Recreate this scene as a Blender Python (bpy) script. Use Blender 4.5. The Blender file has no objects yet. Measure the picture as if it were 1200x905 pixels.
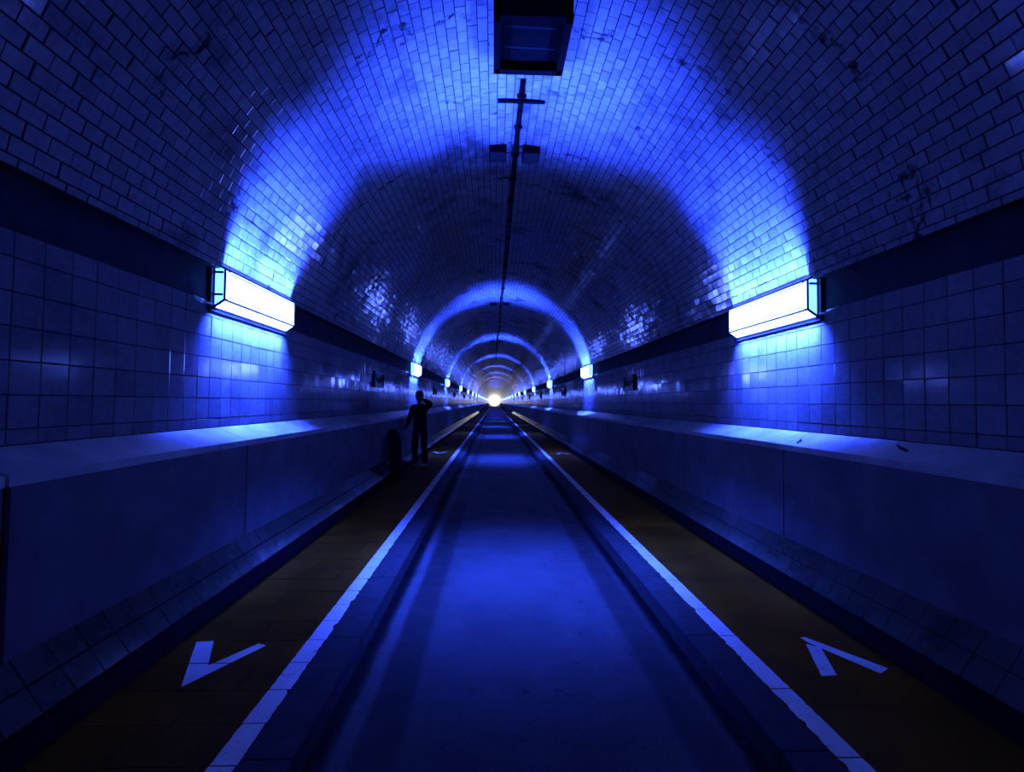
import bpy, bmesh, math, random
import numpy as np
from mathutils import Vector, Matrix, Euler

random.seed(7); rng = np.random.default_rng(7)
scene = bpy.context.scene
col = scene.collection

# ------------------------------------------------------------------ camera
CAM_X, CAM_Z, YAW, PITCH, ROLL, FOC = -.2048, 1.4, .0363, .0339, .0103, 576.4
cd = bpy.data.cameras.new('camera'); cam = bpy.data.objects.new('camera', cd); col.objects.link(cam)
cd.sensor_fit = 'HORIZONTAL'; cd.sensor_width = 36; cd.lens = FOC * 36 / 1200
cd.clip_start = .05; cd.clip_end = 600
fw = Vector((math.sin(YAW) * math.cos(PITCH), math.cos(YAW) * math.cos(PITCH), math.sin(PITCH)))
r0 = Vector((math.cos(YAW), -math.sin(YAW), 0)); u0 = r0.cross(fw)
rv = math.cos(ROLL) * r0 + math.sin(ROLL) * u0; uv = -math.sin(ROLL) * r0 + math.cos(ROLL) * u0
cam.matrix_world = Matrix(((rv.x, uv.x, -fw.x, CAM_X), (rv.y, uv.y, -fw.y, 0), (rv.z, uv.z, -fw.z, CAM_Z), (0, 0, 0, 1)))
scene.camera = cam

# ------------------------------------------------------------------ world, exposure
w = bpy.data.worlds.new('world'); scene.world = w; w.use_nodes = True
w.node_tree.nodes['Background'].inputs[0].default_value = (0, 0, 0, 1)
w.node_tree.nodes['Background'].inputs[1].default_value = 0
vs = scene.view_settings
vs.view_transform = 'Standard'; vs.look = 'None'; vs.exposure = -0.95; vs.gamma = 1; vs.use_curve_mapping = False
scene.cycles.use_denoising = True; scene.cycles.sample_clamp_indirect = 4.0; scene.cycles.caustics_reflective = False; scene.cycles.caustics_refractive = False; scene.cycles.max_bounces = 7

# lamp light: the tubes behind blue filters
BLUE = (.020, .058, 1.0)          # colour of the light the lamps throw
PANE = (4.8, 8.4, 62.0)            # radiance of the glass panes
P_UP, P_MID, P_IN, P_DN = 290.0, 245.0, 330.0, 320.0
SPREAD = math.radians(46)

# ------------------------------------------------------------------ tunnel measures (metres)
Y0, Y1 = -10.0, 190.0             # ends of the tunnel
YA, YB = .6, 60.0                 # stretch in which single pieces are built
W = 2.366                         # wall face
RV, ZC = 2.33, 2.03               # vault radius and centre height
Z_BT, Z_BB = 2.42, 2.150          # dark band
Z_LB = 1.185                      # ledge at the wall
X_LF, Z_LF = 2.13, 1.087          # ledge front edge
Z_DB = .352                       # foot of the dado
X_TB, Z_TB = 1.985, .14           # foot of the sloped skirting
X_KO, X_KI, X_KE = 1.277, 1.172, .974   # white line outer, inner, kerb edge
Z_RD = -.12
LAMP0, PITCHL = 4.43, 8.85
ORD = ('nearest second third fourth fifth sixth seventh eighth ninth tenth eleventh twelfth thirteenth fourteenth fifteenth sixteenth '
       'seventeenth eighteenth nineteenth twentieth twenty-first twenty-second twenty-third').split()

# ------------------------------------------------------------------ materials
class NT:
    def __init__(s, name):
        s.m = bpy.data.materials.new(name); s.m.use_nodes = True; s.t = s.m.node_tree
        s.b = s.t.nodes['Principled BSDF']
    def n(s, kind, **kw):
        x = s.t.nodes.new(kind)
        for k, v in kw.items(): setattr(x, k, v)
        return x
    def l(s, a, b): s.t.links.new(a, b)
    def pos(s): return s.n('ShaderNodeNewGeometry').outputs['Position']
    def math(s, op, a, b=None, c=None):
        x = s.n('ShaderNodeMath', operation=op)
        for i, v in enumerate((a, b, c)):
            if v is None: continue
            if isinstance(v, (int, float)): x.inputs[i].default_value = v
            else: s.l(v, x.inputs[i])
        return x.outputs[0]
    def mapping(s, vec, scale=(1, 1, 1), loc=(0, 0, 0)):
        x = s.n('ShaderNodeMapping'); s.l(vec, x.inputs[0]); x.inputs['Scale'].default_value = scale; x.inputs['Location'].default_value = loc
        return x.outputs[0]
    def noise(s, vec, scale, detail=3, rough=.55):
        x = s.n('ShaderNodeTexNoise'); s.l(vec, x.inputs['Vector'])
        x.inputs['Scale'].default_value = scale; x.inputs['Detail'].default_value = detail; x.inputs['Roughness'].default_value = rough
        return x.outputs['Fac']
    def ramp(s, fac, a, b, lo=0., hi=1.):
        x = s.n('ShaderNodeMapRange', clamp=True); s.l(fac, x.inputs[0])
        for i, v in enumerate((a, b, lo, hi)): x.inputs[i + 1].default_value = v
        return x.outputs[0]
    def mix(s, fac, c1, c2, blend='MIX'):
        x = s.n('ShaderNodeMix', data_type='RGBA', blend_type=blend)
        if isinstance(fac, (int, float)): x.inputs[0].default_value = fac
        else: s.l(fac, x.inputs[0])
        for i, v in ((6, c1), (7, c2)):
            if isinstance(v, tuple): x.inputs[i].default_value = (*v, 1)
            else: s.l(v, x.inputs[i])
        return x.outputs[2]
    def col(s, c):
        if isinstance(c, tuple): s.b.inputs['Base Color'].default_value = (*c, 1)
        else: s.l(c, s.b.inputs['Base Color'])
    def rough(s, r):
        if isinstance(r, (int, float)): s.b.inputs['Roughness'].default_value = r
        else: s.l(r, s.b.inputs['Roughness'])
    def bump(s, h, strength=.3, dist=.01):
        x = s.n('ShaderNodeBump'); s.l(h, x.inputs['Height']); x.inputs['Strength'].default_value = strength; x.inputs['Distance'].default_value = dist
        s.l(x.outputs[0], s.b.inputs['Normal'])
    def rnd(s):
        g = s.n('ShaderNodeNewGeometry'); o = s.n('ShaderNodeObjectInfo')
        return s.math('FRACT', s.math('ADD', g.outputs['Random Per Island'], s.math('MULTIPLY', o.outputs['Random'], 7.31)))

def glazed(name, base, lo, hi, rough, crack, wav, st=.3):
    k = NT(name); p = k.pos(); r = k.rnd()
    big = k.noise(p, .9, 4); fine = k.noise(p, 22, 4)
    v = k.ramp(r, 0, 1, lo, hi)
    stain = k.ramp(k.noise(k.mapping(p, (1, .8, 1)), 1.7, 6, .65), .53, .70, 1., st)
    v = k.math('MULTIPLY', v, k.ramp(fine, .3, .7, .82, 1.08))
    v = k.math('MULTIPLY', v, stain)
    v = k.math('MULTIPLY', v, k.ramp(big, .3, .7, .8, 1.1))
    if crack:
        sep = k.n('ShaderNodeSeparateXYZ'); k.l(p, sep.inputs[0])
        wob = k.noise(p, 1.1, 5, .7)
        t = k.math('FRACT', k.math('ADD', k.math('DIVIDE', sep.outputs[1], .93), k.math('MULTIPLY', wob, 1.1)))
        line = k.ramp(k.math('ABSOLUTE', k.math('SUBTRACT', t, .5)), .014, .04, 1, 0)
        mask = k.ramp(k.noise(p, 1.6, 2), .46, .56, 0, 1)
        chip = k.ramp(k.noise(p, 16, 3, .7), .42, .56, 0, 1)
        v = k.math('MULTIPLY', v, k.math('SUBTRACT', 1, k.math('MULTIPLY', k.math('MULTIPLY', line, mask), k.math('MULTIPLY', chip, .85))))
    c = k.n('ShaderNodeVectorMath', operation='SCALE'); c.inputs[0].default_value = base; k.l(v, c.inputs['Scale'])
    k.col(c.outputs[0]); k.rough(k.ramp(k.noise(p, 9, 3), .3, .75, rough, rough + .07))
    k.b.inputs['IOR'].default_value = 1.72; k.b.inputs['Specular IOR Level'].default_value = .95
    k.bump(k.noise(p, 14, 2), wav, .01)
    return k.m
M = {}
M['brick'] = glazed('glazed_brick', (.42, .42, .44), .72, 1., .085, True, .06)
M['tile'] = glazed('glazed_tile', (.30, .295, .32), .74, 1., .082, False, .03, .72)
M['skirt'] = glazed('skirting_tile_glaze', (.09, .096, .07), .8, 1., .06, False, .05)

def plain(name, c, rough=.6, var=.25, sc=6., bump=0., bsc=60., metal=0., spec=None):
    k = NT(name); p = k.pos()
    f = k.ramp(k.noise(p, sc, 5, .6), .3, .7, 1 - var, 1 + var)
    x = k.n('ShaderNodeVectorMath', operation='SCALE'); x.inputs[0].default_value = c; k.l(f, x.inputs['Scale'])
    k.col(x.outputs[0]); k.rough(k.ramp(k.noise(p, sc * 2.3, 3), .3, .7, max(.05, rough - .1), min(1, rough + .1)))
    k.b.inputs['Metallic'].default_value = metal
    if spec is not None: k.b.inputs['Specular IOR Level'].default_value = spec
    if bump: k.bump(k.noise(p, bsc, 4), bump, .01)
    return k.m
M['grout'] = plain('grout', (.013, .013, .015), .9)
M['band'] = plain('band_plaster', (.026, .034, .012), .8, .5, 3.5, .2, spec=.2)
M['lamppanel'] = plain('lamp_band_panel', (.034, .034, .044), .42, .2, 4)
M['concrete'] = plain('dado_concrete', (.14, .135, .145), .7, .25, 3.2, .12, 40, spec=.2)
M['coping'] = plain('coping_stone', (.46, .46, .46), .5, .42, 2.6, .1)
M['gap'] = plain('dark_gap', (.008, .008, .009), .9, spec=.1)
M['black'] = plain('black_steel', (.003, .003, .0035), .9, .3, 12, spec=.02)
M['kerb'] = plain('kerb_stone', (.028, .028, .030), .8, .25, 7, .1, spec=.2)
M['steel'] = plain('dark_steel', (.03, .03, .034), .45, .3, 12)
M['frame'] = plain('lamp_frame_metal', (.018, .018, .022), .5, .2, 20)
M['plaque'] = plain('plaque_ceramic', (.035, .035, .04), .35, .4, 10)
M['cloth'] = plain('dark_cloth', (.014, .013, .012), .9, .2, 12, .2, spec=.1)
M['denim'] = plain('dark_trouser_cloth', (.012, .012, .014), .9, .2, 14, .2, spec=.1)
M['skin'] = plain('skin', (.14, .09, .06), .6, .1, 10)
M['hair'] = plain('hair', (.012, .009, .007), .7, .3, 30)
M['shoe'] = plain('shoe_leather', (.10, .09, .08), .5, .2, 20)
M['bag'] = plain('bag_fabric', (.010, .010, .011), .85, .2, 14, .2, spec=.1)
M['hall'] = plain('hall_plaster', (.85, .83, .78), .7, .05, 1)
M['leaf'] = plain('dry_leaf', (.03, .022, .012), .8, .3, 60)

def walkway(name, c1, c2, sc):
    k = NT(name); p = k.pos()
    f = k.ramp(k.noise(p, sc, 6, .7), .35, .65); g = k.ramp(k.noise(p, 2.2, 4), .3, .7, .55, 1.15)
    c = k.mix(f, c1, c2)
    x = k.n('ShaderNodeVectorMath', operation='SCALE'); k.l(c, x.inputs[0])
    r = k.rnd(); k.l(k.math('MULTIPLY', g, k.ramp(r, 0, 1, .75, 1.15)), x.inputs['Scale'])
    k.col(x.outputs[0]); k.rough(.8); k.b.inputs['Specular IOR Level'].default_value = .05
    k.bump(k.noise(p, sc * 1.4, 3), .35, .006); return k.m
M['slab'] = walkway('brown_walkway_slab', (.085, .030, .0006), (.15, .054, .0012), 60)
M['asphalt'] = walkway('brown_walkway_asphalt', (.05, .0175, .0005), (.24, .085, .0018), 130)

k = NT('road_asphalt'); p = k.pos()
sep = k.n('ShaderNodeSeparateXYZ'); k.l(p, sep.inputs[0])
wx = k.math('ADD', sep.outputs[0], k.math('MULTIPLY', k.math('SUBTRACT', k.noise(p, 3, 4, .7), .5), .05))
def stripe(a, b, s=.02):
    return k.math('MULTIPLY', k.ramp(wx, a - s, a + s), k.ramp(wx, b - s, b + s, 1, 0))
dark = k.math('ADD', k.math('ADD', stripe(-.80, -.60), stripe(.665, .86)), k.math('ADD', k.ramp(wx, -.905, -.875, 1.5, 0), k.ramp(wx, .86, .90, 0, 1.5)))
lite = stripe(-.875, -.80, .012)
f = k.ramp(k.noise(p, 95, 4, .8), .3, .72, .55, 1.35)
f = k.math('MULTIPLY', f, k.ramp(k.noise(p, 1.6, 5), .3, .7, .8, 1.15))
f = k.math('MULTIPLY', f, k.ramp(k.noise(p, 7, 2), .70, .74, 1, .35))
f = k.math('MULTIPLY', f, k.math('SUBTRACT', 1, k.math('MULTIPLY', k.math('MINIMUM', dark, 1.32), .66)))
f = k.math('MULTIPLY', f, k.math('ADD', 1, k.math('MULTIPLY', lite, .5)))
x = k.n('ShaderNodeVectorMath', operation='SCALE'); x.inputs[0].default_value = (.045, .0445, .047); k.l(f, x.inputs['Scale'])
k.col(x.outputs[0]); k.rough(k.ramp(k.noise(p, 4, 3), .3, .7, .55, .75)); k.b.inputs['Specular IOR Level'].default_value = .22
k.bump(k.noise(p, 120, 3), .5, .006); M['road'] = k.m

k = NT('white_road_paint'); p = k.pos()
f = k.ramp(k.noise(p, 26, 5, .75), .61, .66, 1, .15)
f = k.math('MULTIPLY', f, k.ramp(k.noise(p, 5, 3), .3, .7, .85, 1.05))
x = k.n('ShaderNodeVectorMath', operation='SCALE'); x.inputs[0].default_value = (.86, .84, .82); k.l(f, x.inputs['Scale'])
k.col(x.outputs[0]); k.rough(.6); M['paint'] = k.m

def emit(name, c):
    k = NT(name); e = k.n('ShaderNodeEmission'); e.inputs[0].default_value = (*c, 1); e.inputs[1].default_value = 1
    k.l(e.outputs[0], k.t.nodes['Material Output'].inputs[0]); return k.m
M['pane'] = emit('lit_lamp_glass', PANE)
M['endpane'] = emit('lit_lamp_end_glass', tuple(v * f for v, f in zip(PANE, (.16, .33, .30))))
M['hallglow'] = emit('hall_glow', (2.5, 2.42, 2.3))  # glow added for the brightly lit hall, not a lamp's glass

# far stretch of vault: too far to tell the bricks apart
k = NT('vault_far_brick'); p = k.pos(); f = k.ramp(k.noise(p, 3, 5), .3, .7, .7, 1.05)
x = k.n('ShaderNodeVectorMath', operation='SCALE'); x.inputs[0].default_value = (.2, .2, .21); k.l(f, x.inputs['Scale'])
k.col(x.outputs[0]); k.rough(.2); k.bump(k.noise(p, 9, 2), .2, .02); M['far'] = k.m

# ------------------------------------------------------------------ helpers
def link(name, me, parent=None, mat=None):
    o = bpy.data.objects.new(name, me); col.objects.link(o)
    if parent: o.parent = parent
    if mat is not None and me is not None and not me.materials: me.materials.append(mat)
    return o
def pyd(name, v, f, mat, parent=None, smooth=False):
    me = bpy.data.meshes.new(name); me.from_pydata(v, [], f); me.update()
    if smooth: me.polygons.foreach_set('use_smooth', [True] * len(me.polygons))
    return link(name, me, parent, mat)
def big(name, V, F, mat, parent=None):          # numpy quads
    me = bpy.data.meshes.new(name); me.vertices.add(len(V)); me.vertices.foreach_set('co', V.astype(np.float32).ravel())
    n = len(F); me.loops.add(n * 4); me.loops.foreach_set('vertex_index', F.astype(np.int32).ravel())
    me.polygons.add(n); me.polygons.foreach_set('loop_start', np.arange(0, n * 4, 4, dtype=np.int32))
    me.polygons.foreach_set('use_smooth', np.zeros(n, bool)); me.update(calc_edges=True); me.validate(); return link(name, me, parent, mat)
class MB:
    def __init__(s): s.v = []; s.f = []
    def box(s, a, b):
        (x0, y0, z0), (x1, y1, z1) = a, b; i = len(s.v)
        s.v += [(x0, y0, z0), (x1, y0, z0), (x1, y1, z0), (x0, y1, z0), (x0, y0, z1), (x1, y0, z1), (x1, y1, z1), (x0, y1, z1)]
        s.f += [tuple(i + j for j in q) for q in ((0, 3, 2, 1), (4, 5, 6, 7), (0, 1, 5, 4), (1, 2, 6, 5), (2, 3, 7, 6), (3, 0, 4, 7))]
        return s
    def prism(s, prof, y0, y1):                # profile (x, z) swept along y
        i = len(s.v); n = len(prof)
        s.v += [(x, y0, z) for x, z in prof] + [(x, y1, z) for x, z in prof]
        s.f += [tuple(i + j for j in range(n)), tuple(i + n + j for j in reversed(range(n)))]
        s.f += [(i + j, i + n + j, i + n + (j + 1) % n, i + (j + 1) % n) for j in range(n)]
        return s
    def tube(s, a, b, r, n=6):
        a, b = Vector(a), Vector(b); d = (b - a).normalized(); q = d.to_track_quat('Z', 'Y'); i = len(s.v)
        for c in (a, b):
            s.v += [tuple(c + q @ Vector((r * math.cos(2 * math.pi * t / n), r * math.sin(2 * math.pi * t / n), 0))) for t in range(n)]
        s.f += [(i + t, i + (t + 1) % n, i + n + (t + 1) % n, i + n + t) for t in range(n)] + [tuple(i + t for t in reversed(range(n))), tuple(i + n + t for t in range(n))]
        return s
    def build(s, name, mat, parent=None, bevel=0, smooth=False):
        o = pyd(name, s.v, s.f, mat, parent, smooth)
        bm = bmesh.new(); bm.from_mesh(o.data); bmesh.ops.recalc_face_normals(bm, faces=bm.faces)
        if bevel: bmesh.ops.bevel(bm, geom=bm.edges[:], offset=bevel, segments=2, affect='EDGES', profile=.7)
        bm.to_mesh(o.data); bm.free(); return o
def tag(o, label, cat, group=None):
    o['label'] = label; o['category'] = cat
    if group: o['group'] = group
    return o
def struct(o, label=None, cat=None):
    o['kind'] = 'structure'
    if label: o['label'] = label
    if cat: o['category'] = cat
    return o
def empty(name, loc, rz=0):
    o = bpy.data.objects.new(name, None); col.objects.link(o); o.location = loc; o.rotation_euler.z = rz; o.empty_display_size = .1
    return o
def project(P):                                  # world points -> pixels of the 1200x905 frame, for choosing the largest pieces
    d = P - np.array([CAM_X, 0, CAM_Z]); z = d @ np.array(fw)
    z = np.where(z < .2, np.nan, z)
    return 600 + FOC * (d @ np.array(rv)) / z, 452.5 - FOC * (d @ np.array(uv)) / z

def piece_mesh(name, a, b, t, bev, mat):         # a bevelled tile: a along local x, b along local y, proud by t along z
    v = [(-a / 2, -b / 2, 0), (a / 2, -b / 2, 0), (a / 2, b / 2, 0), (-a / 2, b / 2, 0)]
    v += [(x - math.copysign(bev, x), y - math.copysign(bev, y), t) for x, y, _ in v]
    f = [(4, 5, 6, 7), (0, 1, 5, 4), (1, 2, 6, 5), (2, 3, 7, 6), (3, 0, 4, 7)]
    me = bpy.data.meshes.new(name); me.from_pydata(v, [], f); me.update(); me.materials.append(mat)
    return me, np.array(v), np.array(f)

def lay(name, stuffname, parent, sizes, frames, size_id, t, bev, mat, keep=300, tilt=.004):
    """pieces on a surface: the `keep` that show largest become objects, the rest one object.
    frames: (n,3,4) local-to-world rows (x axis, y axis, normal, origin as columns)"""
    protos = [piece_mesh(name, a, b, t, bev, mat) for a, b in sizes]
    n = len(frames)
    jit = rng.normal(0, 1, (n, 2)) * np.array(tilt)
    Fm = frames.copy()
    Fm[:, :, 0] += frames[:, :, 2] * jit[:, :1]; Fm[:, :, 1] += frames[:, :, 2] * jit[:, 1:]
    Fm[:, :, 2] -= frames[:, :, 0] * jit[:, :1] + frames[:, :, 1] * jit[:, 1:]
    Fm[:, :, 3] += frames[:, :, 2] * rng.normal(0, .0006, (n, 1))
    area = np.zeros(n); sa = np.array(sizes)[size_id]
    pts = []
    for sx, sy in ((-.5, -.5), (.5, -.5), (.5, .5), (-.5, .5)):
        pts.append(Fm[:, :, 3] + Fm[:, :, 0] * (sx * sa[:, :1]) + Fm[:, :, 1] * (sy * sa[:, 1:]))
    U = [project(q) for q in pts]
    for i in range(4):
        j = (i + 1) % 4; area += U[i][0] * U[j][1] - U[j][0] * U[i][1]
    area = np.abs(area) / 2
    cx = sum(u[0] for u in U) / 4; cyy = sum(u[1] for u in U) / 4
    ok = (cx > 0) & (cx < 1200) & (cyy > 53) & (cyy < 852)
    score = np.where(ok & np.isfinite(area), area, 0)
    order = np.argsort(-score); top = order[:keep]; top = top[score[top] > 0]
    inv = parent.matrix_world.inverted()
    for i in top:
        o = link(name, protos[size_id[i]][0], parent)
        m = Fm[i]; o.matrix_local = inv @ Matrix([list(m[0]), list(m[1]), list(m[2]), [0, 0, 0, 1]])
    rest = np.ones(n, bool); rest[top] = False
    VV, FF, base = [], [], 0
    for s in range(len(sizes)):
        idx = np.nonzero(rest & (size_id == s))[0]
        if not len(idx): continue
        v, f = protos[s][1], protos[s][2]
        P = np.einsum('nij,kj->nki', Fm[idx][:, :, :3], v) + Fm[idx][:, None, :, 3]
        VV.append(P.reshape(-1, 3)); FF.append((f[None] + (np.arange(len(idx)) * 8)[:, None, None]).reshape(-1, 4) + base); base += len(idx) * 8
    if VV:
        o = big(stuffname, np.concatenate(VV), np.concatenate(FF), mat, parent); o['kind'] = 'stuff'

# ------------------------------------------------------------------ vault
th0 = math.asin((Z_BT - .02 - ZC) / RV)
def arc(r, a, b, n): return [(r * math.cos(a + (b - a) * i / n), ZC + r * math.sin(a + (b - a) * i / n)) for i in range(n + 1)]
RB = RV + .003
A = arc(RB, th0, math.pi - th0, 72)
prof_out = arc(RB + .12, math.pi - th0, th0, 36)
def shell(name, y0, y1, mat, parent=None):
    v = [(x, y, z) for y in (y0, y1) for x, z in A]; n = len(A)
    return pyd(name, v, [(i, i + 1, n + i + 1, n + i) for i in range(n - 1)], mat, parent)
ceiling = struct(shell('ceiling', YA, YB, M['grout']), 'barrel vault of small glazed bricks in blue light', 'ceiling')
ov = shell('vault_stretch', YB, Y1, M['far'], ceiling); ov2 = shell('vault_stretch', Y0, YA, M['far'], ceiling)
lip = MB()
for s in (-1, 1):
    x0 = RB * math.cos(th0); lip.box((min(s * x0, s * (W + .05)), Y0, Z_BT - .02), (max(s * x0, s * (W + .05)), Y1, Z_BT - .012))
lip.build('vault_edge', M['grout'], ceiling)

PH, PL, J = .0812, .1225, .0062
a_half = .045 / RV; a_row = PH / RV
rows = [th0 + a_half / 2]; hid = [1]
th = th0 + a_half
nrow = int((math.pi - 2 * th0 - 2 * a_half) / a_row); a_row = (math.pi - 2 * th0 - 2 * a_half) / nrow
for i in range(nrow): rows.append(th + a_row * (i + .5)); hid.append(0)
rows.append(math.pi - th0 - a_half / 2); hid.append(1)
fr, sid = [], []
for i, t in enumerate(rows):
    off = (i % 2) * .5 * PL + rng.normal(0, .006)
    ys = np.arange(YA + PL / 2 + off, YB - PL / 2, PL); n = len(ys)
    ct, st = math.cos(t), math.sin(t)
    m = np.zeros((n, 3, 4)); m[:, 0, 0] = -st; m[:, 2, 0] = ct                # x axis: along the arc
    m[:, 1, 1] = -1                                                          # y axis: along the tunnel (kept right-handed)
    m[:, 0, 2] = -ct; m[:, 2, 2] = -st                                       # normal: inwards
    m[:, 0, 3] = RB * ct; m[:, 2, 3] = ZC + RB * st; m[:, 1, 3] = ys + rng.normal(0, .002, n)
    x = m[:, :, 0]; z = m[:, :, 2]; m[:, :, 1] = np.cross(z, x)
    fr.append(m); sid.append(np.full(n, hid[i]))
fr = np.concatenate(fr); sid = np.concatenate(sid)
lay('brick', 'brick_field', ceiling, [(PH - J, PL - J), (.045 - J, PL - J)], fr, sid, .003, .0018, M['brick'], 300, .009)

# ------------------------------------------------------------------ walls: tiles, band, ledge, dado
ROWS = [2.150, 2.031] + [2.031 - .1547 * i for i in range(1, 6)] + [Z_LB]
TP = .1545
side_word = {-1: 'left', 1: 'right'}
joints = {-1: [.0, 2.03] + [3.94 + 2.05 * i for i in range(29)], 1: [-.2, 1.85] + [3.90 + 2.055 * i for i in range(29)]}
for s in (-1, 1):
    sw = side_word[s]
    wall = MB().box((min(s * (W + .004), s * (W + .2)), YA, -.3), (max(s * (W + .004), s * (W + .2)), YB, Z_BT + .02)).build('wall_' + sw, M['grout'])
    struct(wall, sw + ' tunnel wall with square glazed tiles above a concrete ledge', 'wall')
    fr, sid = [], []; sizes = []
    y_first = (2.2689 if s < 0 else 3.3072); y_first -= math.floor((y_first - YA) / TP) * TP
    ys = np.arange(y_first, YB - TP, TP) + TP / 2
    for i in range(len(ROWS) - 1):
        h = ROWS[i] - ROWS[i + 1]; zc = (ROWS[i] + ROWS[i + 1]) / 2
        n = len(ys); m = np.zeros((n, 3, 4)); m[:, 1, 0] = -s; m[:, 2, 1] = 1; m[:, 0, 2] = -s
        # x along tunnel, y up, normal inwards: x cross y = normal
        m[:, 0, 3] = s * (W + .004); m[:, 1, 3] = ys; m[:, 2, 3] = zc
        hh = round(h - .004, 4)
        if (round(TP - .004, 4), hh) not in sizes: sizes.append((round(TP - .004, 4), hh))
        fr.append(m); sid.append(np.full(n, sizes.index((round(TP - .004, 4), hh))))
    lay('wall_tile', 'wall_tile_field', wall, sizes, np.concatenate(fr), np.concatenate(sid), .004, .0024, M['tile'], 300, (.011, .004))
    # coping slabs and dado panels, joint by joint
    js = [j for j in joints[s]]
    for a, b in zip(js[:-1], js[1:]):
        g0 = .022 if (s < 0 and abs(a - 2.03) < .01) else .004
        MB().prism([(s * (W + .01), Z_LB), (s * X_LF, Z_LF), (s * X_LF, Z_LF - .045), (s * (W + .01), Z_LF - .045)], a + g0 * .6, b - .004).build('coping_slab', M['coping'], wall, .003)
        MB().box((min(s * X_LF, s * (W + .01)), a + g0, Z_DB - .02), (max(s * X_LF, s * (W + .01)), b - .010, Z_LF - .045)).build('dado_panel', M['concrete'], wall, .004)
    MB().box((min(s * (X_LF + .03), s * (W + .02)), Y0, -.2), (max(s * (X_LF + .03), s * (W + .02)), YB, Z_LF - .05)).build('dado_core', M['gap'], wall)
    # plain stretches beyond the single pieces
    for y0, y1 in ((YB, Y1), (Y0, YA)):
        MB().box((min(s * W, s * (W + .2)), y0, Z_LB), (max(s * W, s * (W + .2)), y1, Z_BB)).build('tile_stretch', M['far'], wall)
        yd = max(y0, js[-1]) if y0 > 0 else y0
        ye = y1 if y1 > 1 else js[0]
        MB().prism([(s * (W + .01), Z_LB), (s * X_LF, Z_LF), (s * X_LF, Z_LF - .045), (s * (W + .01), Z_LF - .045)], yd, ye).build('coping_stretch', M['coping'], wall)
        MB().box((min(s * X_LF, s * W), yd, Z_DB - .02), (max(s * X_LF, s * W), ye, Z_LF - .045)).build('dado_stretch', M['concrete'], wall)
    # dark band under the vault
    band = MB().box((min(s * (W + .03), s * (W + .2)), Y0, Z_BB), (max(s * (W + .03), s * (W + .2)), Y1, Z_BT)).build('trim_1' if s < 0 else 'trim_2', M['gap'])
    struct(band, 'dark plaster band under the vault on the ' + sw + ' wall', 'trim')
    cuts = []
    k = -1
    while LAMP0 + k * PITCHL < Y1:
        c = LAMP0 + k * PITCHL; cuts.append((c - 1.22, c + (1.2 if s < 0 else 1.5))); k += 1
    y = Y0
    for a, b in cuts:
        if a > y:
            MB().box((min(s * (W + .012), s * (W + .06)), y + .004, Z_BB + .003), (max(s * (W + .012), s * (W + .06)), a - .004, Z_BT)).build('band_panel', M['band'], band)
        MB().box((min(s * (W + .006), s * (W + .06)), a, Z_BB + .003), (max(s * (W + .006), s * (W + .06)), min(b, Y1), Z_BT)).build('lamp_panel', M['lamppanel'], band, .003)
        y = b
    # sloped tiled skirting
    base = MB().prism([(s * (X_LF + .02), Z_DB), (s * X_LF, Z_DB - .004), (s * (X_TB + .004), Z_TB - .004), (s * (X_TB + .05), Z_TB - .02), (s * (X_TB + .05), -.2), (s * (X_LF + .1), -.2)], Y0, Y1).build('baseboard_' + sw, M['gap'])
    struct(base, 'sloped dark tiled skirting along the ' + sw + ' walkway', 'skirting')
    dx, dz = X_LF - X_TB, Z_DB - Z_TB; L = math.hypot(dx, dz); ux, uz = s * dx / L, dz / L      # up the slope
    fr, sid = [], []
    rws = 2 if s < 0 else 2
    for i in range(rws):
        ys = np.arange(YA, YB, TP) + (0 if s < 0 else .04); n = len(ys); c = L * (i + .5) / rws
        m = np.zeros((n, 3, 4)); m[:, 1, 0] = -s; m[:, 0, 1] = ux; m[:, 2, 1] = uz
        m[:, :, 2] = np.cross(m[:, :, 0], m[:, :, 1])
        m[:, 0, 3] = s * X_TB + ux * c; m[:, 1, 3] = ys; m[:, 2, 3] = Z_TB + uz * c
        fr.append(m); sid.append(np.zeros(n, int))
    jt = .005 if s < 0 else .0025
    lay('skirting_tile', 'skirting_tile_field', base, [(TP - jt, L / rws - jt)], np.concatenate(fr), np.concatenate(sid), .005, .0015, M['skirt'], 300, .006)

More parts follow.
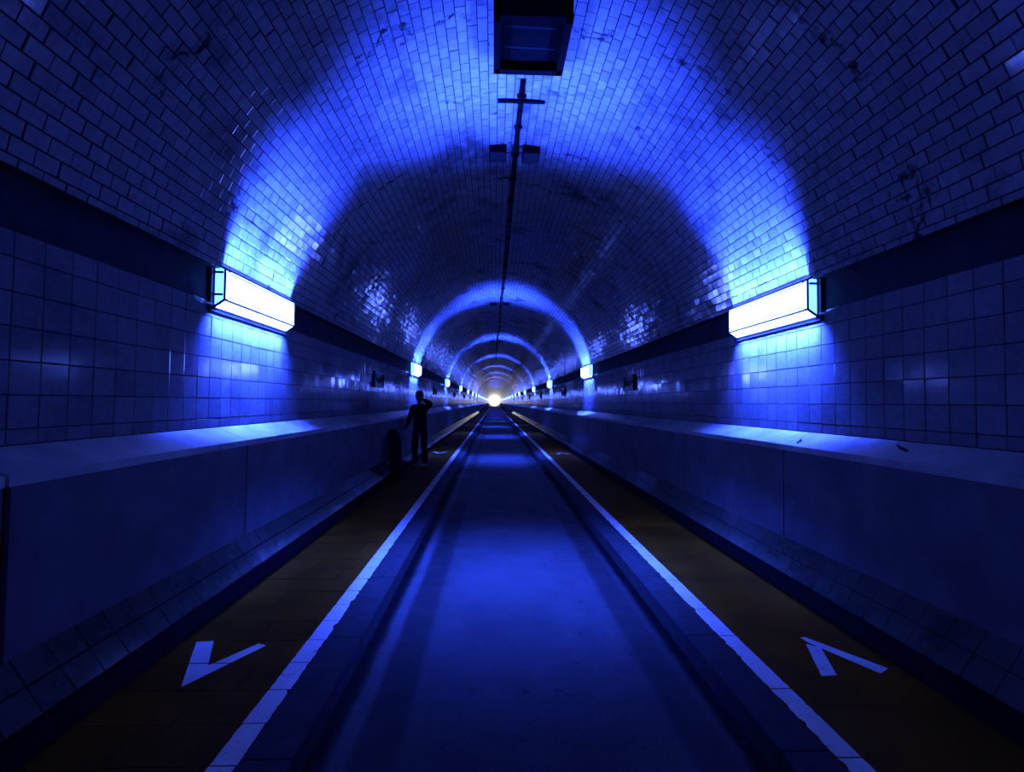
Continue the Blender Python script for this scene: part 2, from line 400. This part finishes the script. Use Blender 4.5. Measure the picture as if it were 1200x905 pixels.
# ------------------------------------------------------------------ floor: roadway, kerbs, walkways, paint
floor = struct(pyd('floor', [(-X_KE - .01, Y0, Z_RD), (X_KE + .01, Y0, Z_RD), (X_KE + .01, Y1, Z_RD), (-X_KE - .01, Y1, Z_RD)], [(0, 1, 2, 3)], M['road']),
               'narrow asphalt roadway between raised kerbs and brown walkways', 'floor')
for s in (-1, 1):
    kerb = MB().box((min(s * (X_KE + .02), s * X_KI), Y0, -.3), (max(s * (X_KE + .02), s * X_KI), Y1, -.012)).build('trim_3' if s < 0 else 'trim_4', M['gap'])
    struct(kerb, side_word[s] + ' kerb edging the roadway', 'kerb')
    ks = MB().box((min(s * X_KE, s * X_KI), .003, Z_RD - .05), (max(s * X_KE, s * X_KI), .997, 0)).build('kerb_stone', M['kerb'], kerb, .008)
    ks.location.y = 0
    for i in range(1, 60):
        o = ks.copy(); col.objects.link(o); o.parent = kerb; o.location.y = i
    MB().box((min(s * X_KE, s * X_KI), YB, Z_RD - .05), (max(s * X_KE, s * X_KI), Y1, 0)).build('kerb_stretch', M['kerb'], kerb)
    MB().box((min(s * X_KE, s * X_KI), Y0, Z_RD - .05), (max(s * X_KE, s * X_KI), 0, 0)).build('kerb_stretch', M['kerb'], kerb)
    # bed under the walkway
    MB().box((min(s * X_KI, s * 2.06), Y0, -.3), (max(s * X_KI, s * 2.06), Y1, -.008)).build('walkway_bed', M['gap'], floor)
SP = .25; ys0 = 2.214 - 6 * SP
NSL = 136
slabs = {}
for i in range(NSL):                                   # left walkway: staggered brown slabs
    xm = (-1.58, -1.44, -1.69)[i % 3]
    for q, (x0, x1) in enumerate(((-1.985, xm), (xm, -X_KI))):
        key = (i % 3, q)
        if key not in slabs:
            o = MB().box((x0 + .002, .002, -.04), (x1 - .002, SP - .002, 0)).build('walkway_slab', M['slab'], floor); slabs[key] = o.data
        else: o = link('walkway_slab', slabs[key], floor)
        o.location = (0, ys0 + i * SP, rng.normal(0, .0008))
MB().box((-1.985, ys0 + NSL * SP, -.04), (-X_KI, Y1, 0)).build('walkway_stretch', M['slab'], floor)
MB().box((-1.985, Y0, -.04), (-X_KI, ys0, 0)).build('walkway_stretch', M['slab'], floor)
yr = [-.3, .9, 2.28, 3.9, 5.6, 7.4, 9.3, 11.2, 13.2, 15.2, 17.2, 19.2]
for a, b in zip(yr[:-1], yr[1:]):
    MB().box((X_KI, a + .002, -.04), (1.985, b - .002, 0)).build('walkway_slab', M['asphalt'], floor)
MB().box((X_KI, yr[-1], -.04), (1.985, Y1, 0)).build('walkway_stretch', M['asphalt'], floor)
MB().box((X_KI, Y0, -.04), (1.985, yr[0], 0)).build('walkway_stretch', M['asphalt'], floor)

def paint_strip(x0, x1, ln, ragged):                   # a thin coat of paint with a chipped edge towards the kerb
    n = max(4, int(ln / .03)); v = []
    for i in range(n + 1):
        y = .003 + (ln - .006) * i / n
        a = x0 + abs(random.gauss(0, .002)); b = x1 - abs(random.gauss(0, ragged)) - (random.random() < .08) * random.uniform(.006, .018)
        v += [(a, y, 0), (b, y, 0), (a, y, .0018), (b, y, .0018)]
    f = []
    for i in range(n):
        j = 4 * i; f += [(j + 2, j + 3, j + 7, j + 6), (j + 1, j + 5, j + 7, j + 3), (j, j + 2, j + 6, j + 4)]
    return v, f
strips = []
for q in range(6):
    v, f = paint_strip(X_KI, X_KO, SP, .004)
    me = bpy.data.meshes.new('painted_line'); me.from_pydata([(-x, y, z) for x, y, z in v] if False else [(-(X_KI + X_KO - x), y, z) for x, y, z in v], [], f); me.update(); me.materials.append(M['paint']); strips.append(me)
for i in range(NSL):
    o = link('painted_line', strips[random.randrange(6)], floor); o.location = (0, ys0 + i * SP, .001)
    if i % 2: o.location.x = .001
yy = .4
while yy < 36:
    ln = random.choice((.38, .55, .47, .62)); v, f = paint_strip(X_KI, X_KO, ln, .005)
    v = [(X_KI + X_KO - x, y, z) for x, y, z in v]
    o = pyd('painted_line', v, f, M['paint'], floor); o.location = (0, yy, .0006); yy += ln + .002
MB().box((-X_KO, ys0 + NSL * SP, .0), (-X_KI, Y1, .002)).build('painted_line', M['paint'], floor)
MB().box((X_KI, yy, .0), (X_KO, Y1, .002)).build('painted_line', M['paint'], floor)
def arrow(pts, loops, x, y, name='painted_arrow'):
    o = None
    m = MB()
    for lp in loops:
        i = len(m.v); n = len(lp)
        m.v += [(pts[j][0] + x, pts[j][1] + y, .0018) for j in lp]; m.f.append(tuple(range(i, i + n)))
    o = pyd(name, m.v, m.f, M['paint'], floor)
    bm = bmesh.new(); bm.from_mesh(o.data); bmesh.ops.recalc_face_normals(bm, faces=bm.faces); bm.to_mesh(o.data); bm.free()
    sol = o.modifiers.new('solid', 'SOLIDIFY'); sol.thickness = .0016; return o
# chevron pointing towards the viewer on the left walkway, away on the right one
LV = [(-1.708, 2.494), (-1.904, 2.960), (-1.812, 2.965), (-1.705, 2.730), (-1.544, 2.923), (-1.486, 2.902), (-1.585, 2.760)]
def cut_rows(poly, joints, gap=.004):                  # split a polygon at the slab joints
    out = []; lo = -1e9
    for hi in joints + [1e9]:
        p = poly
        for sgn, lim in ((1, lo + gap), (-1, hi - gap)):
            q = []
            for i in range(len(p)):
                a, b = p[i], p[(i + 1) % len(p)]; da, db = sgn * (a[1] - lim), sgn * (b[1] - lim)
                if da >= 0: q.append(a)
                if (da >= 0) != (db >= 0):
                    t = da / (da - db); q.append((a[0] + t * (b[0] - a[0]), a[1] + t * (b[1] - a[1])))
            p = q
            if not p: break
        if len(p) >= 3: out.append(p)
        lo = hi
    return out
armA = [(-1.708, 2.494), (-1.904, 2.950), (-1.812, 2.960), (-1.690, 2.690)]
armB = [(-1.706, 2.497), (-1.690, 2.690), (-1.540, 2.925), (-1.486, 2.902)]
jr = [ys0 + i * SP for i in range(20)]
m = MB()
for poly in (armA, armB):
    for p in cut_rows(poly, jr):
        i = len(m.v); m.v += [(x, y, .0022) for x, y in p]; m.f.append(tuple(range(i, i + len(p))))
m.build('painted_arrow', M['paint'], floor)
m = MB()
for p in ([(1.655, 2.950), (1.690, 2.955), (1.915, 2.600), (1.835, 2.552), (1.668, 2.880)], [(1.640, 2.870), (1.700, 2.825), (1.592, 2.541), (1.505, 2.534)]):
    i = len(m.v); m.v += [(x, y, .0022 + .0005 * (i > 0)) for x, y in p]; m.f.append(tuple(range(i, i + len(p))))
m.build('painted_arrow', M['paint'], floor)
for dy, s in ((10.95, -1), (10.95, 1)):
    m = MB()
    for p in ((armA, armB) if s < 0 else ([(1.655, 2.950), (1.690, 2.955), (1.915, 2.600), (1.835, 2.552)], [(1.640, 2.870), (1.700, 2.825), (1.592, 2.541), (1.505, 2.534)])):
        i = len(m.v); m.v += [(x, y + dy, .0022 + .0005 * (i > 0)) for x, y in p]; m.f.append(tuple(range(i, i + len(p))))
    m.build('painted_arrow', M['paint'], floor)

# ------------------------------------------------------------------ closing walls and the bright hall at the far end
bw = MB().box((-2.6, Y0 - .2, -.3), (2.6, Y0, 4.6)).build('wall_back', M['concrete']); struct(bw, 'concrete bulkhead behind the viewpoint', 'wall')
HY = Y1 + 7
for nm, lo, hi, lab, ct in (('wall_end', (-4, HY, -.4), (4, HY + .2, 6), 'pale end wall of the bright hall beyond the tunnel', 'wall'),
                            ('wall_hall_left', (-4.2, Y1, -.4), (-4, HY, 6), 'pale left wall of the bright hall beyond the tunnel', 'wall'),
                            ('wall_hall_right', (4, Y1, -.4), (4.2, HY, 6), 'pale right wall of the bright hall beyond the tunnel', 'wall'),
                            ('ceiling_hall', (-4.2, Y1, 6), (4.2, HY + .2, 6.2), 'pale ceiling of the bright hall beyond the tunnel', 'ceiling'),
                            ('floor_hall', (-4.2, Y1, -.4), (4.2, HY + .2, -.125), 'pale floor of the bright hall beyond the tunnel', 'floor')):
    struct(MB().box(lo, hi).build(nm, M['hall']), lab, ct)
fl = empty('hall_glow_disc', (0, Y1 + 1.2, 2.15))  # added glowing disc in place of the bright hall opening, no real fixture
m = MB()
for i in range(24):
    a0, a1 = 2 * math.pi * i / 24, 2 * math.pi * (i + 1) / 24
    i0 = len(m.v); m.v += [(0, -.05, 0), (2.34 * math.cos(a0), 0, 2.2 * math.sin(a0)), (2.34 * math.cos(a1), 0, 2.2 * math.sin(a1))]; m.f.append((i0, i0 + 1, i0 + 2))
lens = m.build('lens', M['hallglow'], fl)  # the glowing face itself, fills the tunnel mouth
m = MB()
for i in range(24):
    a0, a1 = 2 * math.pi * i / 24, 2 * math.pi * (i + 1) / 24
    m.tube((2.4 * math.cos(a0), .02, 2.26 * math.sin(a0)), (2.4 * math.cos(a1), .02, 2.26 * math.sin(a1)), .06)
m.build('disc_rim', M['hall'], fl)
MB().box((-.25, .05, -1.6), (.25, .3, 1.6)).build('disc_back', M['steel'], fl, .02)
tag(fl, 'blinding white glowing disc standing in for the bright hall at the far end of the tunnel', 'floodlight')

# ------------------------------------------------------------------ wall lamps
LZ0, LZF0, LZF1, LZ1 = 2.100, 2.160, 2.398, 2.440   # wall bottom, front bottom, front top, wall top
LP0, LP1 = .020, .106                               # depth from the wall: back plate, front glass
HL = .65                                            # half length
def lamp_parts(root, s, detail):
    X = lambda p: s * (W - p) - root.location.x     # depth p out of the wall -> local x
    Zl = lambda z: z - root.location.z
    prof = [(LP0, LZ0), (LP1, LZF0), (LP1, LZF1), (LP0, LZ1)]
    P2 = [(X(p), Zl(z)) for p, z in prof]
    def quad(name, a, b, y0, y1, mat, g=.004):
        v = [(a[0], y0 + g, a[1]), (a[0], y1 - g, a[1]), (b[0], y1 - g, b[1]), (b[0], y0 + g, b[1])]
        # a thin pane of glass
        c = Vector((b[0] - a[0], 0, b[1] - a[1])).cross(Vector((0, 1, 0))).normalized()
        if c.x * s > 0: c = -c
        vv = [tuple(Vector(q)) for q in v] + [tuple(Vector(q) - c * .004) for q in v]
        o = pyd(name, vv, [(0, 1, 2, 3), (4, 7, 6, 5), (0, 4, 5, 1), (1, 5, 6, 2), (2, 6, 7, 3), (3, 7, 4, 0)], mat, root)
        bm = bmesh.new(); bm.from_mesh(o.data); bmesh.ops.recalc_face_normals(bm, faces=bm.faces); bm.to_mesh(o.data); bm.free()
        return o
    nseg = 5 if detail == 2 else 1
    for i in range(nseg):
        y0, y1 = -HL + 2 * HL * i / nseg, -HL + 2 * HL * (i + 1) / nseg
        for a, b in ((P2[0], P2[1]), (P2[1], P2[2]), (P2[2], P2[3])):
            quad('glass_pane', a, b, y0, y1, M['pane'], .001 if nseg > 1 else 0)
    for e in (-1, 1):
        pyd('end_pane', [(x, e * (HL - .002), z) for x, z in P2], [(0, 1, 2, 3)], M['endpane'], root)
    # back plate
    MB().box((min(X(.002), X(LP0 + .004)), -HL - .035, Zl(LZ0 - .03)), (max(X(.002), X(LP0 + .004)), HL + .035, Zl(LZ1 + .012))).build('back_plate', M['frame'], root, .003)
    # cage: bars along the edges
    if detail == 0: return
    m = MB(); r = .0082
    for x, z in P2[1:3]:
        m.tube((x, -HL, z), (x, HL, z), r)
    for e in (-1, 1):
        for a, b in zip(P2[:-1], P2[1:]): m.tube((a[0], e * HL, a[1]), (b[0], e * HL, b[1]), r * 1.2)
        m.tube((P2[0][0], e * HL, P2[0][1]), (P2[3][0], e * HL, P2[3][1]), r * 1.6)
    for x, z in (P2[0], P2[3]): m.tube((x, -HL, z), (x, HL, z), r * 1.6)
    m.build('cage_frame', M['frame'], root)
    if detail == 2:
        zi = Zl(LZF0 + .036); MB().tube((X(LP1 + .001), -HL + .1, zi), (X(LP1 + .001), HL, zi), .0042).tube((X(LP1 + .001), -HL + .1, zi), (X(LP1 + .001), -HL, Zl(LZF0)), .0042).build('inner_bar', M['frame'], root)
        zi = Zl(LZF1 - .022); MB().tube((X(LP1 + .001), -HL + .1, zi), (X(LP1 + .001), HL, zi), .0052).tube((X(LP1 + .001), -HL + .1, zi), (X(LP1 + .001), -HL, Zl(LZF1)), .0052).build('inner_bar', M['frame'], root)
        for i in range(1, 5):
            y = -HL + 2 * HL * i / 5
            MB().tube((P2[0][0], y, P2[0][1]), (P2[1][0], y, P2[1][1]), .0036).build('glazing_bar', M['frame'], root)
        for z in ((2.37, 2.20) if s < 0 else (2.365,)):
            MB().box((min(X(LP0), X(LP1 - .012)), -HL - .012, Zl(z) - .009), (max(X(LP0), X(LP1 - .012)), -HL + .002, Zl(z) + .009)).build('clip', M['frame'], root, .004)
    m = MB(); m.tube((X(.03), -HL - .03, Zl(2.118)), (X(.03), -HL - .10, Zl(2.112)), .011, 8); m.tube((X(.03), -HL - .10, Zl(2.112)), (X(.012), -HL - .22, Zl(2.142)), .007, 8)
    m.build('cable_inlet', M['coping'] , root)
def lamp_light(root, s):
    for nm, el, pw, (p, z), wd in (('up', 82, P_UP, (.095, 2.428), .04), ('mid', 44, P_MID, (LP1 + .008, 2.40), .05), ('in', -48, P_IN, (LP1 + .012, 2.29), .16), ('down', -114, P_DN, (.100, 2.125), .04)):
        ld = bpy.data.lights.new('lamp_light', 'AREA'); ld.shape = 'RECTANGLE'; ld.size = wd; ld.size_y = 2 * HL - .06
        ld.energy = pw; ld.color = BLUE; ld.spread = SPREAD * {'in': 1.25, 'down': 2.0}.get(nm, 1)
        o = bpy.data.objects.new('lamp_light', ld); col.objects.link(o); o.parent = root
        e = math.radians(el); d = Vector((-s * math.cos(e), 0, math.sin(e)))        # emission direction = local -Z
        zax = -d; yax = Vector((0, 1, 0)); xax = yax.cross(zax)
        o.matrix_local = Matrix(((xax.x, yax.x, zax.x, s * (W - p) - root.location.x), (xax.y, yax.y, zax.y, 0), (xax.z, yax.z, zax.z, z - root.location.z), (0, 0, 0, 1)))
i = -1
while LAMP0 + i * PITCHL < Y1 - 2:
    for s in (-1, 1):
        yc = LAMP0 + i * PITCHL + (.012 if s < 0 else -.012)
        root = empty('wall_lamp', (s * W, yc, LZ0)); bpy.context.view_layer.update()
        lamp_parts(root, s, 2 if i == 0 else 1 if -1 <= i < 5 else 0)
        if i < 12: lamp_light(root, s)
        if i < 0: lab = 'lit wall lamp on the %s wall behind the viewpoint' % side_word[s]
        elif i == 0: lab = 'large glowing glass wall lamp nearest to the viewer on the %s wall' % side_word[s]
        else: lab = 'glowing wall lamp on the %s wall, %s from the viewer' % (side_word[s], ORD[i])
        tag(root, lab, 'lamp', 'wall lamps along the tunnel')
    i += 1

# ------------------------------------------------------------------ relief plaques between the lamps
for i in range(7):
    for s in (-1, 1):
        yc = 9.19 + i * PITCHL
        if s > 0: yc += .03
        root = empty('relief_plaque', (s * W, yc, 1.80))
        d = -s
        m = MB(); hw, hh = .36, .145
        for a, b in (((-hw, -hh), (hw, -hh + .03)), ((-hw, hh - .03), (hw, hh)), ((-hw, -hh), (-hw + .03, hh)), ((hw - .03, -hh), (hw, hh))):
            m.box((min(0, d * .045), a[0], a[1]), (max(0, d * .045), b[0], b[1]))
        m.build('frame', M['plaque'], root)
        MB().box((min(0, d * .018), -hw + .02, -hh + .02), (max(0, d * .018), hw - .02, hh - .02)).build('panel', M['plaque'], root)
        if i < 3:
            m = MB()
            for q in range(7):
                t = -.24 + .08 * q; z = .05 * math.sin(q * 1.7)
                m.tube((d * .018, t, z), (d * .018, t + .085, .05 * math.sin((q + 1) * 1.7)), .022, 8)
            m.tube((d * .02, .06, -.05), (d * .02, .17, .06), .02, 8)
            m.build('relief', M['plaque'], root, 0, True)
        tag(root, 'dark ceramic relief plaque on the %s wall, %s from the viewer' % (side_word[s], ORD[i]), 'plaque', 'relief plaques set into the tiled walls')

# ------------------------------------------------------------------ ceiling fittings
def zcrest(x): return ZC + math.sqrt(RV ** 2 - x * x)
root = empty('ceiling_hatch', (.05, 3.77, 4.22))
m = MB()
for a, b in (((-.29, -.32), (.29, -.26)), ((-.29, .26), (.29, .32)), ((-.29, -.32), (-.24, .32)), ((.24, -.32), (.29, .32))):
    m.box((a[0], a[1], -.03), (b[0], b[1], .13))
m.build('frame', M['black'], root)
MB().box((-.25, -.27, .05), (.25, .27, .08)).build('panel', M['black'], root)
for y in (-.12, .1): MB().tube((-.2, y, .048), (.2, y + .01, .048), .006).build('rib', M['frame'], root)
tag(root, 'dark rectangular hatch with black frame in the crown of the vault', 'hatch')
root = empty('cable_conduit', (0, 4.38, 0))
m1, m2 = MB(), MB()
pts = [(.03 - .012 * math.sin(q * .9) - .006 * q, 4.38 + q * 1.2) for q in range(26)]
for m, dxx in ((m1, -.018), (m2, .018)):
    for (xa, ya), (xb, yb) in zip(pts[:-1], pts[1:]):
        m.tube((xa + dxx, ya - 4.38, zcrest(xa) - .012), (xb + dxx, yb - 4.38, zcrest(xb) - .012), .009, 6)
m1.build('pipe', M['black'], root); m2.build('pipe', M['black'], root)
for q in range(22):
    y = 4.62 + q * .5 * (1 + q * .06)
    t = min((y - 4.38) / 1.2, 24); j = int(t); x = pts[j][0] + (pts[j + 1][0] - pts[j][0]) * (t - j)
    if y < 34: MB().box((x - .045, y - .014 - 4.38, zcrest(x) - .03), (x + .045, y + .014 - 4.38, zcrest(x) + .004)).build('clamp', M['black'], root, .003)
MB().box((-.20, .30, zcrest(.2) - .02), (.26, .34, zcrest(.03) - .004)).build('cross_bracket', M['black'], root)
tag(root, 'thin twin cable conduit running along the crown of the vault', 'conduit')
for i in range(3):
    for q, (xa, xb) in enumerate(((-.292, -.095), (.085, .300))):
        yc = 5.66 + i * PITCHL; xc = (xa + xb) / 2 - (0, .07, .13)[i]; z = zcrest(abs(xc) + .1)
        root = empty('junction_box', (xc, yc, z - .01))
        MB().box((-.1, -.13, -.065), (.1, .13, .03)).build('body', M['black'], root, .008)
        MB().box((-.088, -.118, -.072), (.088, .118, -.063)).build('lid', M['frame'], root, .002)
        tq = (yc - 4.38) / 1.2; pj = int(tq); px = pts[pj][0] + (pts[pj + 1][0] - pts[pj][0]) * (tq - pj)
        MB().tube((-.1 if q else .1, 0, -.01), (px - xc + (.034 if q else -.034), 0, .0), .008).build('cable', M['steel'], root)
        tag(root, 'small dark box on the vault crown %s of the conduit, %s pair from the viewer' % ('left' if q == 0 else 'right', ORD[i]), 'junction box', 'small dark boxes along the conduit')

# ------------------------------------------------------------------ litter on the right ledge
def ledge_pt(x): return Z_LF + (Z_LB - Z_LF) * (x - X_LF) / (W - X_LF)
for (x, y, sc, rz, lab) in ((2.19, 3.78, .035, .4, 'small curled dark leaf beside the joint of the right ledge'), (2.25, 2.86, .045, 1.5, 'flat dark leaf lying on the right ledge near the frame edge')):
    v = [(-1, 0, .0), (-.4, .45, .25), (.3, .55, .1), (1, .1, .3), (.4, -.35, .12), (-.4, -.4, .3), (.0, .05, .02), (1.5, .3, .45)]
    v = [(a * sc, b * sc, c * sc * .6) for a, b, c in v]
    o = pyd('dry_leaf', v, [(0, 6, 1), (1, 6, 2), (2, 6, 3), (3, 6, 4), (4, 6, 5), (5, 6, 0), (3, 2, 7)], M['leaf'])
    o.location = (x, y, ledge_pt(x) + .003); o.rotation_euler = (0, -math.atan2(Z_LB - Z_LF, W - X_LF), rz)
    sm = o.modifiers.new('solid', 'SOLIDIFY'); sm.thickness = .002
    tag(o, lab, 'leaf')

# ------------------------------------------------------------------ person and bag
def skin(name, verts, edges, radii, mat, parent, root=0, levels=2, flat=None):
    me = bpy.data.meshes.new(name); me.from_pydata(verts, edges, []); me.update(); me.materials.append(mat)
    o = bpy.data.objects.new(name, me); col.objects.link(o); o.parent = parent
    sk = o.modifiers.new('skin', 'SKIN'); sk.use_smooth_shade = True; sk.branch_smoothing = .6
    lay_ = me.skin_vertices[0].data
    for i, r in enumerate(radii):
        lay_[i].radius = r if isinstance(r, tuple) else (r, r); lay_[i].use_root = (i == root)
    sb = o.modifiers.new('sub', 'SUBSURF'); sb.levels = levels; sb.render_levels = levels
    return o
class SK:
    def __init__(s): s.v = []; s.e = []; s.r = []
    def add(s, p, r, parent=None):
        s.v.append(p); s.r.append(r); i = len(s.v) - 1
        if parent is not None: s.e.append((parent, i))
        return i
    def chain(s, start, pts):
        for p, r in pts: start = s.add(p, r, start)
        return start
man = empty('person', (-1.775, 10.6, 0), math.radians(-12))
b = SK()
pel = b.add((0, 0, .86), (.125, .095))
ch = b.chain(pel, [((0, -.005, 1.0), (.115, .085)), ((-.005, -.01, 1.15), (.135, .095)), ((-.01, -.015, 1.27), (.125, .085))])
nk = b.chain(ch, [((-.012, -.02, 1.36), (.052, .055)), ((-.014, -.035, 1.42), (.05, .055))])
b.chain(nk, [((-.015, -.045, 1.48), (.068, .085)), ((-.016, -.045, 1.55), (.072, .088)), ((-.016, -.04, 1.60), (.045, .055))])
def hand(sk, wrist, d, side, thumb):
    d = Vector(d).normalized(); sd = Vector(side).normalized(); n = d.cross(sd).normalized()
    W_ = Vector(sk.v[wrist])
    palm = sk.add(tuple(W_ + d * .055), (.030, .018), wrist)
    for q, (o_, ln) in enumerate(((-.030, .062), (-.010, .072), (.010, .068), (.029, .052))):
        k0 = W_ + d * .095 + sd * o_
        sk.chain(palm, [(tuple(k0), .0095), (tuple(k0 + d * ln * .5 + n * .008), .0085), (tuple(k0 + d * ln * .85 + n * .026), .0075)])
    t0 = W_ + d * .035 - sd * .036
    sk.chain(palm, [(tuple(t0), .011), (tuple(t0 + d * .032 - sd * .022 + n * .008), .0095), (tuple(t0 + d * .058 - sd * .026 + n * .016), .008)])
ARM_L = [((-.165, -.02, 1.29), .058), ((-.205, -.06, 1.06), .044), ((-.20, -.25, .90), .030)]      # reaching down towards the bag
ARM_R = [((.155, -.02, 1.29), .058), ((.27, -.10, 1.36), .044), ((.12, -.20, 1.45), .028)]          # raised to the face
for arm, side in ((ARM_L, (1, 0, 0)), (ARM_R, (0, .2, 1))):
    wv = b.chain(ch, arm); d = Vector(arm[2][0]) - Vector(arm[1][0]); hand(b, wv, d, side, 1)
LEG_L = [((-.085, 0, .80), (.085, .085)), ((-.105, -.03, .46), (.056, .058)), ((-.115, .03, .10), (.038, .040)), ((-.115, .02, .045), (.038, .045)), ((-.125, -.13, .03), (.036, .026))]
LEG_R = [((.085, 0, .80), (.085, .085)), ((.105, -.03, .46), (.056, .058)), ((.115, .04, .10), (.038, .040)), ((.115, .03, .045), (.038, .045)), ((.13, -.12, .03), (.036, .026))]
for lg in (LEG_L, LEG_R): b.chain(pel, lg)
body = skin('body', b.v, b.e, b.r, M['skin'], man, pel)
j = SK(); p0 = j.add((0, 0, .76), (.165, .13))
c0 = j.chain(p0, [((0, -.005, .98), (.158, .12)), ((-.005, -.01, 1.15), (.172, .12)), ((-.01, -.015, 1.28), (.15, .105))])
j.chain(c0, [((-.012, -.02, 1.37), (.068, .070))])
for arm in (ARM_L, ARM_R):
    q = [(p, r + .018) for p, r in arm]; e = Vector(arm[2][0]); d = (e - Vector(arm[1][0])).normalized()
    q[2] = (tuple(e - d * .01), .042); j.chain(c0, q)
skin('jacket', j.v, j.e, j.r, M['cloth'], man, p0)
t = SK(); p0 = t.add((0, 0, .86), (.10, .085))
for lg in (LEG_L, LEG_R): t.chain(p0, [(lg[0][0], (.092, .092)), (lg[1][0], (.074, .076)), ((lg[2][0][0], lg[2][0][1], .085), (.062, .066))])
skin('trousers', t.v, t.e, t.r, M['denim'], man, p0)
for lg in (LEG_L, LEG_R):
    x, y = lg[3][0][0], lg[3][0][1]
    bm = bmesh.new(); bmesh.ops.create_uvsphere(bm, u_segments=16, v_segments=10, radius=1)
    for v in bm.verts:
        px, py, pz = v.co; wd = .045 if py > -.2 else .050
        v.co = (px * wd, py * .14 - .045, max(-.0, .038 + pz * (.045 if py > .1 else .036)))
    me = bpy.data.meshes.new('shoe'); bm.to_mesh(me); bm.free(); me.polygons.foreach_set('use_smooth', [True] * len(me.polygons))
    o = link('shoe', me, man, M['shoe']); o.location = (x, y, .002); o.rotation_euler.z = .12 if x < 0 else -.12
bm = bmesh.new(); bmesh.ops.create_uvsphere(bm, u_segments=20, v_segments=14, radius=1)
for v in list(bm.verts):
    x, y, z = v.co; v.co = (x * .088, y * .108 - .030, z * .092 + 1.555)
bmesh.ops.delete(bm, geom=[v for v in bm.verts if (v.co.y < -.055 and v.co.z < 1.575) or v.co.z < 1.49], context='VERTS')
me = bpy.data.meshes.new('hair'); bm.to_mesh(me); bm.free(); me.polygons.foreach_set('use_smooth', [True] * len(me.polygons))
o = link('hair', me, man, M['hair']); o.modifiers.new('s', 'SOLIDIFY').thickness = .008; o.location = (-.015, 0, 0)
def blob(name, loc, r, mat):
    bm = bmesh.new(); bmesh.ops.create_uvsphere(bm, u_segments=10, v_segments=8, radius=1)
    for v in bm.verts: v.co = (v.co.x * r[0], v.co.y * r[1], v.co.z * r[2])
    me = bpy.data.meshes.new(name); bm.to_mesh(me); bm.free(); me.polygons.foreach_set('use_smooth', [True] * len(me.polygons))
    o = link(name, me, man, mat); o.location = loc; return o
blob('nose', (-.015, -.138, 1.505), (.012, .02, .022), M['skin']); blob('mouth', (-.015, -.124, 1.462), (.024, .009, .007), M['shoe'])
for sx in (-1, 1):
    blob('eye', (-.015 + sx * .030, -.122, 1.530), (.011, .009, .008), M['hair']); blob('ear', (-.015 + sx * .082, -.03, 1.515), (.012, .022, .030), M['skin'])
tag(man, 'dark figure standing on the left walkway, one arm raised to the head', 'person')

bag = empty('duffel_bag', (-1.915, 8.95, 0), .1)
bm = bmesh.new(); bmesh.ops.create_cube(bm, size=1)
bmesh.ops.subdivide_edges(bm, edges=bm.edges[:], cuts=5, use_grid_fill=True)
for v in bm.verts:
    x, y, z = v.co; r = 1 - .35 * (max(0, abs(z) - .32) / .18) ** 2
    a = math.hypot(x, y); m_ = max(abs(x), abs(y)) or 1; rr = .6 + .4 * m_ / (a or 1)
    zz = (z + .5) * .90
    v.co = (x * .18 * r * rr * 1.2 - .10 * zz, y * .26 * r * rr * 1.2, zz + .01 * math.sin(zz * 18 + x * 9))
me = bpy.data.meshes.new('bag_body'); bm.to_mesh(me); bm.free(); me.polygons.foreach_set('use_smooth', [True] * len(me.polygons))
o = link('bag_body', me, bag, M['bag']); o.modifiers.new('s', 'SUBSURF').render_levels = 1
m = MB(); pp = [(-.09 + .05 * math.cos(t), -.10 - .05 * math.sin(t), .45 + .40 * math.cos(t)) for t in np.linspace(0, math.pi, 9)]
for a, c in zip(pp[:-1], pp[1:]): m.tube(a, c, .014, 6)
m.build('strap', M['cloth'], bag)
MB().box((-.105, -.165, .20), (.035, -.10, .48)).build('pocket', M['bag'], bag, .015)
tag(bag, 'tall dark bag leaning against the left dado in front of the standing figure', 'bag')
